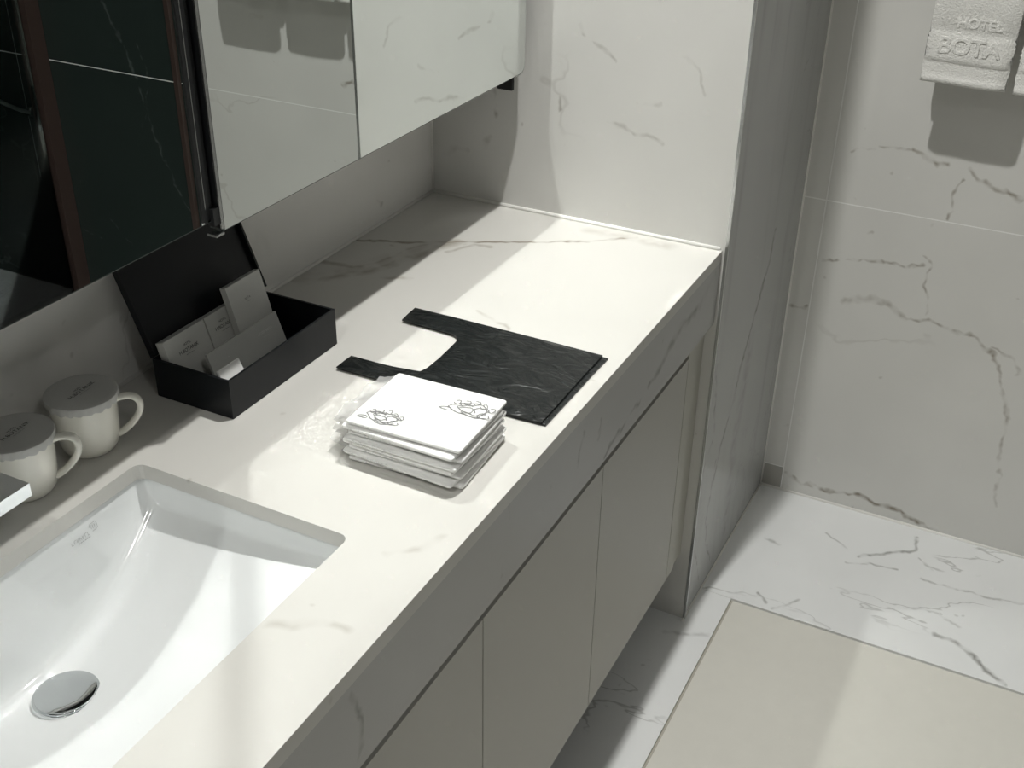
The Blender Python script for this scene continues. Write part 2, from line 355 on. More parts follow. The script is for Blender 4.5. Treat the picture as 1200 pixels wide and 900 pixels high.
def packet_mat():
    """white printed film: grey sketch lines come out here and there along the folded sides"""
    m, nt, b = new_mat('printed_white_film')
    N, L = nt.nodes, nt.links
    b.inputs['Roughness'].default_value = 0.28; b.inputs['Coat Weight'].default_value = 0.3
    tc = N.new('ShaderNodeTexCoord')
    def nz(s, d, dist=0.0):
        n = N.new('ShaderNodeTexNoise'); n.inputs['Scale'].default_value = s; n.inputs['Detail'].default_value = d; n.inputs['Distortion'].default_value = dist
        L.new(tc.outputs['Object'], n.inputs['Vector']); return n.outputs['Fac']
    def mr(v, lo, hi, a, c):
        n = N.new('ShaderNodeMapRange'); n.inputs[1].default_value = lo; n.inputs[2].default_value = hi; n.inputs[3].default_value = a; n.inputs[4].default_value = c; L.new(v, n.inputs[0]); return n.outputs[0]
    def mm(op, a, c):
        n = N.new('ShaderNodeMath'); n.operation = op
        for i, v in enumerate((a, c)):
            if isinstance(v, float): n.inputs[i].default_value = v
            else: L.new(v, n.inputs[i])
        return n.outputs[0]
    line = mr(mm('ABSOLUTE', mm('SUBTRACT', nz(70, 2, 2.0), 0.5), 0.0), 0.0, 0.02, 1.0, 0.0)
    mask = mr(nz(14, 2), 0.5, 0.6, 0.0, 1.0)
    g = N.new('ShaderNodeNewGeometry'); sx = N.new('ShaderNodeSeparateXYZ'); L.new(g.outputs['Normal'], sx.inputs[0])
    side = mr(mm('ABSOLUTE', sx.outputs['Z'], 0.0), 0.9, 0.6, 0.12, 1.0)
    f = mm('MULTIPLY', mm('MULTIPLY', line, mask), mm('MULTIPLY', side, 0.65))
    mx = N.new('ShaderNodeMix'); mx.data_type = 'RGBA'; mx.inputs[6].default_value = (0.90, 0.90, 0.885, 1); mx.inputs[7].default_value = (0.3, 0.3, 0.3, 1)
    L.new(f, mx.inputs[0]); L.new(mx.outputs[2], b.inputs['Base Color'])
    bn = N.new('ShaderNodeBump'); bn.inputs['Strength'].default_value = 0.25; bn.inputs['Distance'].default_value = 0.003
    L.new(nz(60, 4, 0.6), bn.inputs['Height']); L.new(bn.outputs['Normal'], b.inputs['Normal'])
    return m
MT['packet'] = packet_mat()

# ------------------------------------------------------------------ mesh helpers
WLOC = {}
def wloc(o):
    return WLOC.get(o.name, Vector((0, 0, 0))) if o else Vector((0, 0, 0))

def finish(name, bm, mat, parent=None, base=None, smooth=False, bevel=0.0, seg=2, props=None):
    """link a bmesh given in world coordinates as one object, relative to its parent or with its origin at base"""
    if bevel > 0:
        es = [e for e in bm.edges if len(e.link_faces) == 2 and e.calc_face_angle(0) > 0.6]
        bmesh.ops.bevel(bm, geom=es, offset=bevel, segments=seg, profile=0.5, affect='EDGES', clamp_overlap=True)
    org = base if base is not None else (wloc(parent) if parent else Vector((0, 0, 0)))
    bmesh.ops.recalc_face_normals(bm, faces=bm.faces[:])
    for v in bm.verts: v.co -= org
    me = bpy.data.meshes.new(name)
    bm.to_mesh(me); bm.free()
    me.materials.append(mat)
    if smooth:
        for p in me.polygons: p.use_smooth = True
    o = bpy.data.objects.new(name, me)
    COL.objects.link(o)
    if parent:
        o.parent = parent
        o.location = org - wloc(parent)
    else:
        o.location = org
    WLOC[o.name] = org.copy()
    if props:
        for k, v in props.items(): o[k] = v
    return o

def sharp_smooth(o, ang=40):
    for p in o.data.polygons: p.use_smooth = True
    try: o.data.set_sharp_from_angle(angle=math.radians(ang))
    except Exception: pass
    return o

def add_box(bm, x0, x1, d0, d1, z0, z1):
    vs = [bm.verts.new(C(x, d, z)) for x in (x0, x1) for d in (d0, d1) for z in (z0, z1)]
    for f in ((0, 1, 3, 2), (4, 6, 7, 5), (0, 4, 5, 1), (2, 3, 7, 6), (0, 2, 6, 4), (1, 5, 7, 3)):
        bm.faces.new([vs[i] for i in f])

def box(name, x0, x1, d0, d1, z0, z1, mat, parent=None, bevel=0.0, base=None, props=None, seg=2):
    bm = bmesh.new(); add_box(bm, x0, x1, d0, d1, z0, z1)
    return finish(name, bm, mat, parent, base=base, bevel=bevel, props=props, seg=seg)

def thing(name, label, cat, base, group=None):
    o = bpy.data.objects.new(name, None); COL.objects.link(o)
    o.empty_display_size = 0.05
    o.location = base; WLOC[o.name] = Vector(base)
    o['label'] = label; o['category'] = cat
    if group: o['group'] = group
    return o

def tube(bm, pts, r, n=10, close=True):
    """round tube along world points; r may be a list"""
    rings = []
    up = Vector((0, 0, 1))
    prev = None
    for i, p in enumerate(pts):
        t = (pts[min(i + 1, len(pts) - 1)] - pts[max(i - 1, 0)]).normalized()
        if prev is None:
            a = t.cross(up) if abs(t.dot(up)) < 0.95 else t.cross(Vector((1, 0, 0)))
        else:
            a = prev - t * prev.dot(t)
        a.normalize(); b = t.cross(a); prev = a
        rr = r[i] if isinstance(r, list) else r
        if isinstance(rr, (int, float)): rr = (rr, rr)
        rings.append([bm.verts.new(p + a * (rr[0] * math.cos(k * math.tau / n)) + b * (rr[1] * math.sin(k * math.tau / n))) for k in range(n)])
    for A, B in zip(rings[:-1], rings[1:]):
        for k in range(n): bm.faces.new((A[k], A[(k + 1) % n], B[(k + 1) % n], B[k]))
    if close:
        bm.faces.new(rings[0][::-1]); bm.faces.new(rings[-1])

def lathe(bm, cx, cd, prof, n=48, z0=0.0, cap_bottom=True, cap_top=False, wob=None):
    rings = []
    for (r, z) in prof:
        ring = []
        for k in range(n):
            a = k * math.tau / n
            rr, zz = r, z
            if wob: rr, zz = wob(r, z, a)
            ring.append(bm.verts.new(C(cx + rr * math.cos(a), cd + rr * math.sin(a), z0 + zz)))
        rings.append(ring)
    for A, B in zip(rings[:-1], rings[1:]):
        for k in range(n): bm.faces.new((A[k], A[(k + 1) % n], B[(k + 1) % n], B[k]))
    if cap_bottom: bm.faces.new(rings[0][::-1])
    if cap_top: bm.faces.new(rings[-1])

def text_mesh(name, body, size, mat, matrix, parent, extrude=0.0, align='CENTER', bevel=0.0, props=None, spacing=1.0):
    """flat lettering: matrix takes the text plane (x right, y up) to the world"""
    cu = bpy.data.curves.new(name, 'FONT'); cu.body = body; cu.size = size; cu.align_x = align; cu.align_y = 'CENTER'
    cu.extrude = extrude; cu.bevel_depth = bevel; cu.resolution_u = 4; cu.space_character = spacing
    tmp = bpy.data.objects.new('tmp_text', cu); COL.objects.link(tmp)
    dg = bpy.context.evaluated_depsgraph_get()
    me = bpy.data.meshes.new_from_object(tmp.evaluated_get(dg))
    bpy.data.objects.remove(tmp); bpy.data.curves.remove(cu)
    bm = bmesh.new(); bm.from_mesh(me); bpy.data.meshes.remove(me)
    bm.transform(matrix)
    return finish(name, bm, mat, parent, props=props)

def plane_matrix(origin, right, up):
    r = right.normalized(); u = (up - r * up.dot(r)).normalized(); n = r.cross(u)
    m = Matrix((r, u, n)).transposed().to_4x4(); m.translation = origin
    return m

ST = {'kind': 'structure'}
# ------------------------------------------------------------------ room shell
Z0 = -FL
# floor: bedding, marble border slabs, beige inset panel with a groove round it
floor = box('floor', -2.7, 0.56, -0.02, 3.0, Z0 - 0.06, Z0 - 0.006, MT['groove'], props=ST)
box('marble_slab', 0.1045, 0.54, 0.0, 1.985, Z0 - 0.02, Z0, MT['floor'], floor, bevel=0.0008)
box('marble_slab', -2.7, 0.1035, 0.0, 0.633, Z0 - 0.02, Z0, MT['floor'], floor, bevel=0.0008)
box('marble_slab', -2.7, 0.1035, 1.805, 1.985, Z0 - 0.02, Z0, MT['floor'], floor, bevel=0.0008)
box('black_slab', -2.7, 0.54, 1.987, 3.0, Z0 - 0.02, Z0 - 0.0005, MT['black'], floor)
box('inset_panel', -2.2, 0.099, 0.6385, 1.80, Z0 - 0.02, Z0 - 0.001, MT['panel'], floor, bevel=0.0015)

wall_back = box('wall_back', -2.7, 0.0, -0.10, 0.0, Z0, CEIL, MT['back'], props=ST)
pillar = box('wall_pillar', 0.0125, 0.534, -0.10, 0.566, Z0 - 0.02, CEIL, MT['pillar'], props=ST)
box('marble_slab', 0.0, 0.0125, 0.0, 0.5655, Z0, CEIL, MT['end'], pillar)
# far wall of large tiles with pale joints
wall_far = box('wall_far', 0.5342, 0.62, 0.5, 3.0, Z0 - 0.02, CEIL, MT['grout'], props=ST)
def tile(name, d0, d1, z0, z1, mat, x=0.534):
    return box(name, x, x + 0.012, d0 + 0.0013, d1 - 0.0013, z0 + 0.0013, z1 - 0.0013, mat, wall_far, bevel=0.0003, seg=1)
ZJ = -0.0835
tile('tile', 0.560, 0.6145, Z0 + 0.062, ZJ, MT['far'])
tile('tile', 0.560, 0.6145, ZJ, CEIL, MT['far'])
tile('tile', 0.560, 0.6145, Z0 - 0.004, Z0 + 0.062, MT['chip'])
tile('tile', 0.6145, 1.46, Z0 - 0.004, ZJ, MT['far'])
tile('tile', 0.6145, 1.46, ZJ, CEIL, MT['far'])
for d0, d1 in ((1.46, 2.065), (2.065, 2.99)):
    tile('black_tile', d0, d1, Z0 - 0.004, ZJ, MT['black'])
    tile('black_tile', d0, d1, ZJ, CEIL, MT['black'])
box('wall_opposite', -2.7, 0.62, 2.95, 3.05, Z0, CEIL, MT['black'], props=ST)
box('wall_left', -2.75, -2.65, -0.1, 3.05, Z0, CEIL, MT['wall'], props=ST)
box('ceiling', -2.75, 0.62, -0.1, 3.05, CEIL, CEIL + 0.08, MT['ceiling'], props=ST)
# corner strip, silicone beads
box('trim_1', -0.001, 0.0028, 0.5645, 0.5695, Z0, CEIL, MT['steel'], props=ST, bevel=0.0008, seg=1)
def bead(name, p, q, r=0.0035):
    bm = bmesh.new(); tube(bm, [C(*p), C(*q)], r, 8); return finish(name, bm, MT['sealant'], props=ST, smooth=True)
bead('trim_2', (-2.6, 0.001, 0.0015), (-0.001, 0.001, 0.0015), 0.0030)
bead('trim_3', (-0.0015, 0.0, 0.0015), (-0.0015, 0.556, 0.0015), 0.0040)
bead('trim_4', (-0.0015, 0.001, 0.0), (-0.0015, 0.001, CEIL), 0.0025)
bead('trim_5', (-0.010, 0.5665, Z0), (0.534, 0.5665, Z0), 0.0030)
bead('trim_6', (0.534, 0.567, Z0), (0.534, 1.45, Z0), 0.0042)
bead('trim_7', (0.5335, 0.567, Z0), (0.5335, 0.567, CEIL), 0.0024)

# ------------------------------------------------------------------ vanity worktop with its sink cut-out
SX0, SX1, SD0, SD1 = -1.395, -0.936, 0.147, 0.447
CX0, CX1, CD1 = -2.62, -0.0015, 0.56
top = thing('worktop', 'pale marble vanity worktop with a deep mitred front apron and sink cut-out', 'worktop', C(-1.0, 0.28, -0.137))
def slab_with_hole(z0, z1):
    bm = bmesh.new()
    r = 0.012
    hole = []
    for (cx, cd, a0) in ((SX1 - r, SD1 - r, 0), (SX0 + r, SD1 - r, 90), (SX0 + r, SD0 + r, 180), (SX1 - r, SD0 + r, 270)):
        for k in range(5):
            a = math.radians(a0 + k * 22.5)
            hole.append((cx + r * math.cos(a), cd + r * math.sin(a)))
    outer = [(CX1, CD1), (CX0, CD1), (CX0, 0.0), (CX1, 0.0)]
    co = [Vector(p) for p in outer + hole]
    no, nh = len(outer), len(hole)
    edges = [(i, (i + 1) % no) for i in range(no)] + [(no + i, no + (i + 1) % nh) for i in range(nh)]
    v2, e2, f2, *_ = delaunay_2d_cdt(co, edges, [], 4, 1e-6)
    inside = lambda p: SX0 < p[0] < SX1 and SD0 < p[1] < SD1
    tv = [bm.verts.new(C(p[0], p[1], z1)) for p in v2]
    bv = [bm.verts.new(C(p[0], p[1], z0)) for p in v2]
    for f in f2:
        cx = sum(v2[i][0] for i in f) / len(f); cd = sum(v2[i][1] for i in f) / len(f)
        hit = SX0 + 0.0002 < cx < SX1 - 0.0002 and SD0 + 0.0002 < cd < SD1 - 0.0002
        if hit: continue
        bm.faces.new([tv[i] for i in f]); bm.faces.new([bv[i] for i in reversed(f)])
    bm.edges.ensure_lookup_table()
    bnd = [e for e in bm.edges if len(e.link_faces) == 1 and e.verts[0] in tv]
    tset = {v: i for i, v in enumerate(tv)}
    for e in bnd:
        i, j = tset.get(e.verts[0]), tset.get(e.verts[1])
        if i is None or j is None: continue
        bm.faces.new((tv[i], tv[j], bv[j], bv[i]))
    return bm
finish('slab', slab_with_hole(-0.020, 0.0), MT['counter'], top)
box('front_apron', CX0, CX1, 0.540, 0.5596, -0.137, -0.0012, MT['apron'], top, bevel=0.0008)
box('rear_rail', CX0, CX1, 0.02, 0.04, -0.137, -0.020, MT['carcass'], top)

# ------------------------------------------------------------------ cabinets under the worktop
gaps = [-0.0905, -0.455, -0.8207, -1.186, -1.551]
labels = ['taupe cabinet unit at the end of the vanity beside the marble pillar',
          'taupe cabinet unit under the stack of printed packets, second from the pillar',
          'taupe cabinet unit under the right end of the sink, third from the pillar',
          'taupe cabinet unit under the left part of the sink, fourth from the pillar']
for i in range(4):
    x1, x0 = gaps[i], gaps[i + 1]
    u = thing('vanity_cabinet', labels[i], 'cabinet', C((x0 + x1) / 2, 0.28, -0.645), 'cabinet units under the worktop')
    box('carcass', x0 + 0.0004, x1 - 0.0004, 0.045, 0.529, -0.640, -0.215, MT['carcass'], u)
    box('front_rail', x0 + 0.0004, x1 - 0.0004, 0.515, 0.529, -0.215, -0.138, MT['carcass'], u)
    box('door', x0 + 0.0013, x1 - 0.0013, 0.531, 0.549, -0.645, -0.166, MT['laminate'], u, bevel=0.001)
fp = thing('filler_panel', 'narrow taupe filler panel between the last cabinet door and the end wall', 'panel', C(-0.05, 0.54, -0.645))
box('board', -0.0890, -0.0520, 0.520, 0.549, -0.645, -0.138, MT['filler'], fp, bevel=0.0008)
box('cover_strip', -0.0516, -0.0016, 0.520, 0.5455, -0.645, -0.138, MT['filler'], fp, bevel=0.0008)

# ------------------------------------------------------------------ sink
sink = thing('undermount_sink', 'white ceramic undermount sink with a sloping bowl set into the worktop', 'sink', C(-1.165, 0.297, -0.16))
XC, HW = -1.165, 0.2325
D0, DL = 0.1445, 0.3055
def bowl_z(u, v):
    u = min(1.0, abs(u))
    zb = -0.050 - 0.102 * (1 - u ** 2.0)
    zf = -0.042
    t = max(0.0, (v - 0.085) / 0.915)
    z = zf + (zb - zf) * (1 - t ** 1.9) if t > 0 else zb
    # round the crease along the back wall
    if v < 0.085:
        w = v / 0.085
        z = -0.0225 + (zb + 0.0225) * (1 - (1 - w) ** 2.4)
    # and the end walls
    e = (1 - u) / 0.02
    if e < 1:
        z = -0.0225 + (z + 0.0225) * (1 - (1 - e) ** 2.2)
    e = (1 - v) / 0.02
    if e < 1:
        z = -0.0225 + (z + 0.0225) * (1 - (1 - e) ** 2.2)
    return z
def make_bowl():
    bm = bmesh.new()
    us = [-1, -0.998, -0.995, -0.99, -0.984, -0.978] + [(-0.97 + 1.94 * i / 44) for i in range(45)] + [0.978, 0.984, 0.99, 0.995, 0.998, 1]
    vs = [0, 0.004, 0.01, 0.018, 0.028, 0.04, 0.052, 0.064, 0.074, 0.085, 0.10, 0.12] + [0.15 + 0.82 * i / 30 for i in range(31)] + [0.978, 0.984, 0.99, 0.995, 0.998, 1]
    g = {}
    for i, u in enumerate(us):
        for j, v in enumerate(vs):
            # the plan narrows a little towards the bottom, so the walls lean in
            g[i, j] = bm.verts.new(C(XC + HW * u, D0 + DL * v, bowl_z(u, v)))
    # flange under the stone
    for i in range(len(us) - 1):
        for j in range(len(vs) - 1):
            bm.faces.new((g[i, j], g[i + 1, j], g[i + 1, j + 1], g[i, j + 1]))
    bmesh.ops.smooth_vert(bm, verts=[g[i, j] for i in range(3, len(us) - 3) for j in range(3, len(vs) - 3)], factor=0.5, use_axis_x=False, use_axis_y=False, use_axis_z=True)
    ring = [e for e in bm.edges if len(e.link_faces) == 1]
    ext = bmesh.ops.extrude_edge_only(bm, edges=ring)
    for v in ext['geom']:
        if isinstance(v, bmesh.types.BMVert):
            cx = v.co.x - XC; cd = -v.co.y - (D0 + DL / 2)
            v.co.x += 0.02 * (1 if cx > 0 else -1) * (abs(cx) > HW * 0.999)
            v.co.y -= 0.02 * (1 if cd > 0 else -1) * (abs(cd) > DL / 2 * 0.999)
    return bm
bowl = sharp_smooth(finish('bowl', make_bowl(), MT['ceramic'], sink), 60)
DX, DD = -1.158, 0.222
DZ = bowl_z((DX - XC) / HW, (DD - D0) / DL)
slope = (bowl_z((DX - XC) / HW, (DD + 0.02 - D0) / DL) - bowl_z((DX - XC) / HW, (DD - 0.02 - D0) / DL)) / 0.04
def drain_bm(prof, n=48):
    bm = bmesh.new(); lathe(bm, 0, 0, prof, n, 0.0, True, True)
    for v in bm.verts:
        p = v.co - Vector((0, 0, FL))
        v.co = C(DX + p.x, DD - p.y, DZ + p.z + 0.25 * slope * (-p.y) + 0.002)
    return bm
dr = sharp_smooth(finish('drain', drain_bm([(0.036, -0.01), (0.036, 0.002), (0.0352, 0.0035), (0.033, 0.0035)]), MT['chrome'], sink, props={'label': 'chrome pop-up drain cap'}), 40)
sharp_smooth(finish('drain_cap', drain_bm([(0.0315, 0.003), (0.0325, 0.005), (0.0322, 0.0062), (0.0305, 0.0068), (0.02, 0.0071), (0.01, 0.0072), (0.003, 0.0072)]), MT['chrome'], dr), 50)
# small printed maker's mark on the back wall of the bowl: rounded outline and two rows of tiny strokes
def mark():
    bm = bmesh.new()
    def pt(s, h):       # s along the wall to the right, h down the wall
        u = (-1.052 + s - XC) / HW
        d = D0 + DL * 0.0
        v = 0.0; best = 0.0
        zt = -0.030 - h
        for k in range(60):
            vv = k * 0.0014
            if bowl_z(u, vv) > zt: best = vv
        return C(-1.052 + s, D0 + DL * best + 0.0012, zt)
    def stroke(s0, h0, s1, h1, w=0.0007):
        a, b = pt(s0, h0), pt(s1, h1)
        t = (b - a).normalized(); n = Vector((0, -1, 0.3)).normalized().cross(t) * w / 2
        bm.faces.new([bm.verts.new(p) for p in (a - n, b - n, b + n, a + n)])
    random.seed(3)
    x = 0.0
    for k in range(7):
        stroke(x, 0.010, x, 0.0145); stroke(x, 0.010 if k % 2 else 0.0145, x + 0.0026, 0.0102 if k % 3 else 0.0145); x += 0.004
    for k in range(6): stroke(0.009 + k * 0.003, 0.0175, 0.0112 + k * 0.003, 0.0175, 0.0012)
    stroke(0.029, 0.0035, 0.037, 0.0035); stroke(0.037, 0.0035, 0.039, 0.006); stroke(0.039, 0.006, 0.039, 0.0125)
    stroke(0.031, 0.0135, 0.038, 0.0135); stroke(0.029, 0.0035, 0.0275, 0.007)
    for k in range(3): stroke(0.0305 + k * 0.0025, 0.0065, 0.0305 + k * 0.0025, 0.0105)
    return bm
finish('maker_mark', mark(), MT['mark_ink'], sink, props={'label': 'small grey printed mark on the bowl'})

# ------------------------------------------------------------------ faucet
fa = thing('faucet', 'chrome flat-spout faucet standing behind the sink in front of the left mug', 'faucet', C(-1.158, 0.10, 0.0))
bm = bmesh.new(); lathe(bm, -1.158, 0.085, [(0.026, 0.0), (0.026, 0.004), (0.022, 0.006), (0.021, 0.075), (0.021, 0.088)], 40, 0.0, True, True)
sharp_smooth(finish('body', bm, MT['chrome'], fa))
bm = bmesh.new(); add_box(bm, -1.1935, -1.1215, 0.06, 0.195, 0.087, 0.102)
sharp_smooth(finish('spout', bm, MT['chrome'], fa, bevel=0.0035, seg=3), 35)
bm = bmesh.new(); lathe(bm, -1.158, 0.085, [(0.019, 0.102), (0.020, 0.104), (0.020, 0.114), (0.018, 0.116)], 40, 0.0, True, True)
sharp_smooth(finish('handle_hub', bm, MT['chrome'], fa))
bm = bmesh.new(); add_box(bm, -1.166, -1.150, 0.02, 0.09, 0.116, 0.123)
sharp_smooth(finish('lever', bm, MT['chrome'], fa, bevel=0.002), 35)

# ------------------------------------------------------------------ mirror cabinet
mc = thing('mirror_cabinet', 'wall-hung mirror cabinet with two frameless mirror doors above the worktop', 'cabinet', C(-1.0, 0.1, 0.262))
MX1, MD, MZ0, MZ1 = -0.037, 0.203, 0.258, 1.25
box('carcass', -2.3, -0.085, 0.0, 0.172, 0.292, MZ1 - 0.01, MT['black_metal'], mc)
def mirror_panel(name, x0, x1, d0, d1, z0, z1, r):
    """pane with rounded lower right corner; returns edge body and silvered face"""
    pts = [(x0, z1), (x0, z0)]
    if r > 0:
        for k in range(9):
            a = math.radians(-90 + k * 90 / 8)
            pts.append((x1 - r + r * math.cos(a), z0 + r + r * math.sin(a)))
    else: pts.append((x1, z0))
    pts.append((x1, z1))
    bm = bmesh.new()
    A = [bm.verts.new(C(x, d0, z)) for x, z in pts]; B = [bm.verts.new(C(x, d1, z)) for x, z in pts]
    bm.faces.new(A); bm.faces.new(B[::-1])
    n = len(pts)
    for k in range(n): bm.faces.new((A[k], A[(k + 1) % n], B[(k + 1) % n], B[k]))
    door = finish(name, bm, MT['mirror_edge'], mc)
    bm = bmesh.new()
    ins = 0.0012
    cx, cz = (x0 + x1) / 2, (z0 + z1) / 2
    F = [bm.verts.new(C(x + ins * (1 if x < cx else -1), d1 + 0.0004, z + ins * (1 if z < cz else -1))) for x, z in pts]
    bm.faces.new(F[::-1])
    f = finish('mirror_face', bm, MT['mirror'], door)
    return door
right = mirror_panel('mirror_door', -0.803, MX1, 0.183, MD, MZ0, MZ1, 0.014)
left = mirror_panel('mirror_door', -2.3, -0.812, 0.174, 0.195, 0.271, MZ1, 0.0)
box('edge_profile', -0.8068, -0.8032, 0.1830, 0.2040, 0.262, MZ1, MT['black_metal'], right)
box('steel_lip', -0.8078, -0.8034, 0.2024, 0.2042, 0.262, MZ1, MT['steel'], right)
box('seal_strip', -0.8290, -0.8120, 0.1956, 0.1972, 0.275, MZ1, MT['black_metal'], left)
box('steel_line', -0.8240, -0.8228, 0.1972, 0.1976, 0.290, MZ1, MT['steel'], left)
hb = box('hinge_block', -0.8170, -0.8072, 0.1973, 0.2025, 0.268, 0.288, MT['black_metal'], right, bevel=0.001)
box('corner_bracket', -0.8170, -0.8035, 0.1900, 0.2036, 0.2545, 0.2572, MT['steel'], right, bevel=0.0006)
box('mounting_bracket', -0.085, -0.0008, 0.136, 0.166, 0.300, 0.330, MT['black_metal'], mc)
box('mounting_foot', -0.0080, -0.0008, 0.137, 0.165, 0.2135, 0.300, MT['black_metal'], mc, bevel=0.0008)

# ------------------------------------------------------------------ mugs with paper lids
def make_mug(cx, cd, ang, label):
    t = thing('mug', label, 'mug', C(cx, cd, 0), 'mugs with paper lids')
    h, R = 0.0755, 0.0405
    outer = [(0.026, 0.0), (0.0285, 0.0008), (0.0318, 0.004), (0.0345, 0.010), (0.0362, 0.020), (0.0373, 0.034), (0.0382, 0.050), (0.0390, 0.064), (0.0400, 0.0735), (0.0402, h)]
    inner = [(0.0378, h), (0.0368, 0.064), (0.0355, 0.04), (0.034, 0.02), (0.028, 0.008), (0.01, 0.005)]
    bm = bmesh.new(); lathe(bm, cx, cd, outer + inner, 56, 0.0, True, True)
    body = sharp_smooth(finish('cup', bm, MT['mug'], t), 60)
    # handle: ear-shaped loop leaving the wall near the rim and running back in low down
    ca, sa = math.cos(ang), math.sin(ang)
    path = [(0.0370, 0.0640), (0.0440, 0.0668), (0.0520, 0.0676), (0.0590, 0.0655), (0.0635, 0.0600), (0.0645, 0.0520), (0.0615, 0.0425), (0.0555, 0.0335), (0.0480, 0.0255), (0.0405, 0.0195), (0.0350, 0.0165)]
    pts = []
    for k in range(len(path) - 1):
        for s in range(4):
            a = s / 4
            p0 = path[max(k - 1, 0)]; p1 = path[k]; p2 = path[k + 1]; p3 = path[min(k + 2, len(path) - 1)]
            q = [0.5 * ((2 * p1[i]) + (-p0[i] + p2[i]) * a + (2 * p0[i] - 5 * p1[i] + 4 * p2[i] - p3[i]) * a * a + (-p0[i] + 3 * p1[i] - 3 * p2[i] + p3[i]) * a ** 3) for i in (0, 1)]
            pts.append(C(cx + q[0] * ca, cd + q[0] * sa, q[1]))
    pts.append(C(cx + path[-1][0] * ca, cd + path[-1][0] * sa, path[-1][1]))
    bm = bmesh.new(); tube(bm, pts, (0.0062, 0.0040), 14)
    finish('handle', bm, MT['mug'], t, smooth=True)
    # paper lid with a crimped scalloped skirt
    def wob(r, z, a):
        s = math.sin(a * 22 + 0.7 * math.sin(a * 3))
        if z < -0.004: return r + 0.0007 * s, z - 0.0030 * abs(math.sin(a * 11 + 0.4 * math.sin(a * 5))) ** 0.6
        if z < -0.0005: return r + 0.0004 * s, z
        return r, z
    z = h + 0.0012
    prof = [(0.0418, -0.0078), (0.0423, -0.0045), (0.0426, -0.0018), (0.0424, -0.0002), (0.0408, 0.0008), (0.036, 0.0011), (0.02, 0.0012), (0.004, 0.0012)]
    bm = bmesh.new(); lathe(bm, cx, cd, prof, 132, z, False, True, wob)
    lid = sharp_smooth(finish('paper_lid', bm, MT['paper'], t, props={'label': 'grey-white round paper lid with scalloped skirt'}), 35)
    o = C(cx + 0.0015, cd + 0.0005, z + 0.0016)
    r = Vector((1, 0.10, 0)).normalized(); up = Vector((0, 0, 1)).cross(r)
    def pm(dx, dy): return plane_matrix(o + r * dx + up * dy, r, up)
    text_mesh('lid_print', 'H.BOTANIK', 0.0078, MT['ink'], pm(0, 0.0), lid, spacing=1.05)
    text_mesh('lid_print', 'HOTEL', 0.0042, MT['ink'], pm(0, 0.0062), lid)
    text_mesh('lid_print', '-------------', 0.0046, MT['ink'], pm(0, -0.0052), lid)
    return t
HA = math.atan2(0.80, 0.60)
make_mug(-0.936, 0.073, HA, 'cream mug with paper lid next to the open black box')
make_mug(-1.036, 0.074, HA, 'cream mug with paper lid behind the faucet spout, cut by the frame edge')

# ------------------------------------------------------------------ open black amenity box
bx = thing('amenity_box', 'open black box with its lid propped back against the wall', 'box', C(-0.692, 0.125, 0))
BX0, BX1, BD0, BD1, BH, TH = -0.807, -0.579, 0.062, 0.1845, 0.055, 0.0035
box('bottom', BX0 + 0.001, BX1 - 0.001, BD0 + 0.001, BD1 - 0.001, 0.0, 0.004, MT['box'], bx)
box('front_wall', BX0, BX1, BD1 - TH, BD1, 0.0005, BH, MT['box'], bx, bevel=0.0008)
box('rear_wall', BX0, BX1, BD0, BD0 + TH, 0.0005, BH, MT['box'], bx, bevel=0.0008)
box('side_wall', BX0, BX0 + TH, BD0 + TH, BD1 - TH, 0.0005, BH, MT['box'], bx, bevel=0.0006)
box('side_wall', BX1 - TH, BX1, BD0 + TH, BD1 - TH, 0.0005, BH, MT['box'], bx, bevel=0.0006)
# lid: a shallow tray hinged on the rear wall
def lid_part(name, x0, x1, s0, s1, t0, t1):
    a = math.radians(21)
    bm = bmesh.new(); add_box(bm, x0, x1, t0, t1, s0, s1)
    for v in bm.verts:
        t, s = -v.co.y, v.co.z - FL
        v.co = C(v.co.x, 0.0605 - s * math.sin(a) + t * math.cos(a), BH + 0.001 + s * math.cos(a) + t * math.sin(a))
    return finish(name, bm, MT['box'], bx, bevel=0.0007)
lid_part('lid', BX0 - 0.001, BX1 + 0.001, 0.0, 0.128, 0.0, 0.004)
lid_part('lid_rim', BX0 - 0.001, BX1 + 0.001, 0.1245, 0.128, 0.004, 0.010)
lid_part('lid_rim', BX0 - 0.001, BX0 + 0.0025, 0.004, 0.1245, 0.004, 0.010)
lid_part('lid_rim', BX1 - 0.0025, BX1 + 0.001, 0.004, 0.1245, 0.004, 0.010)

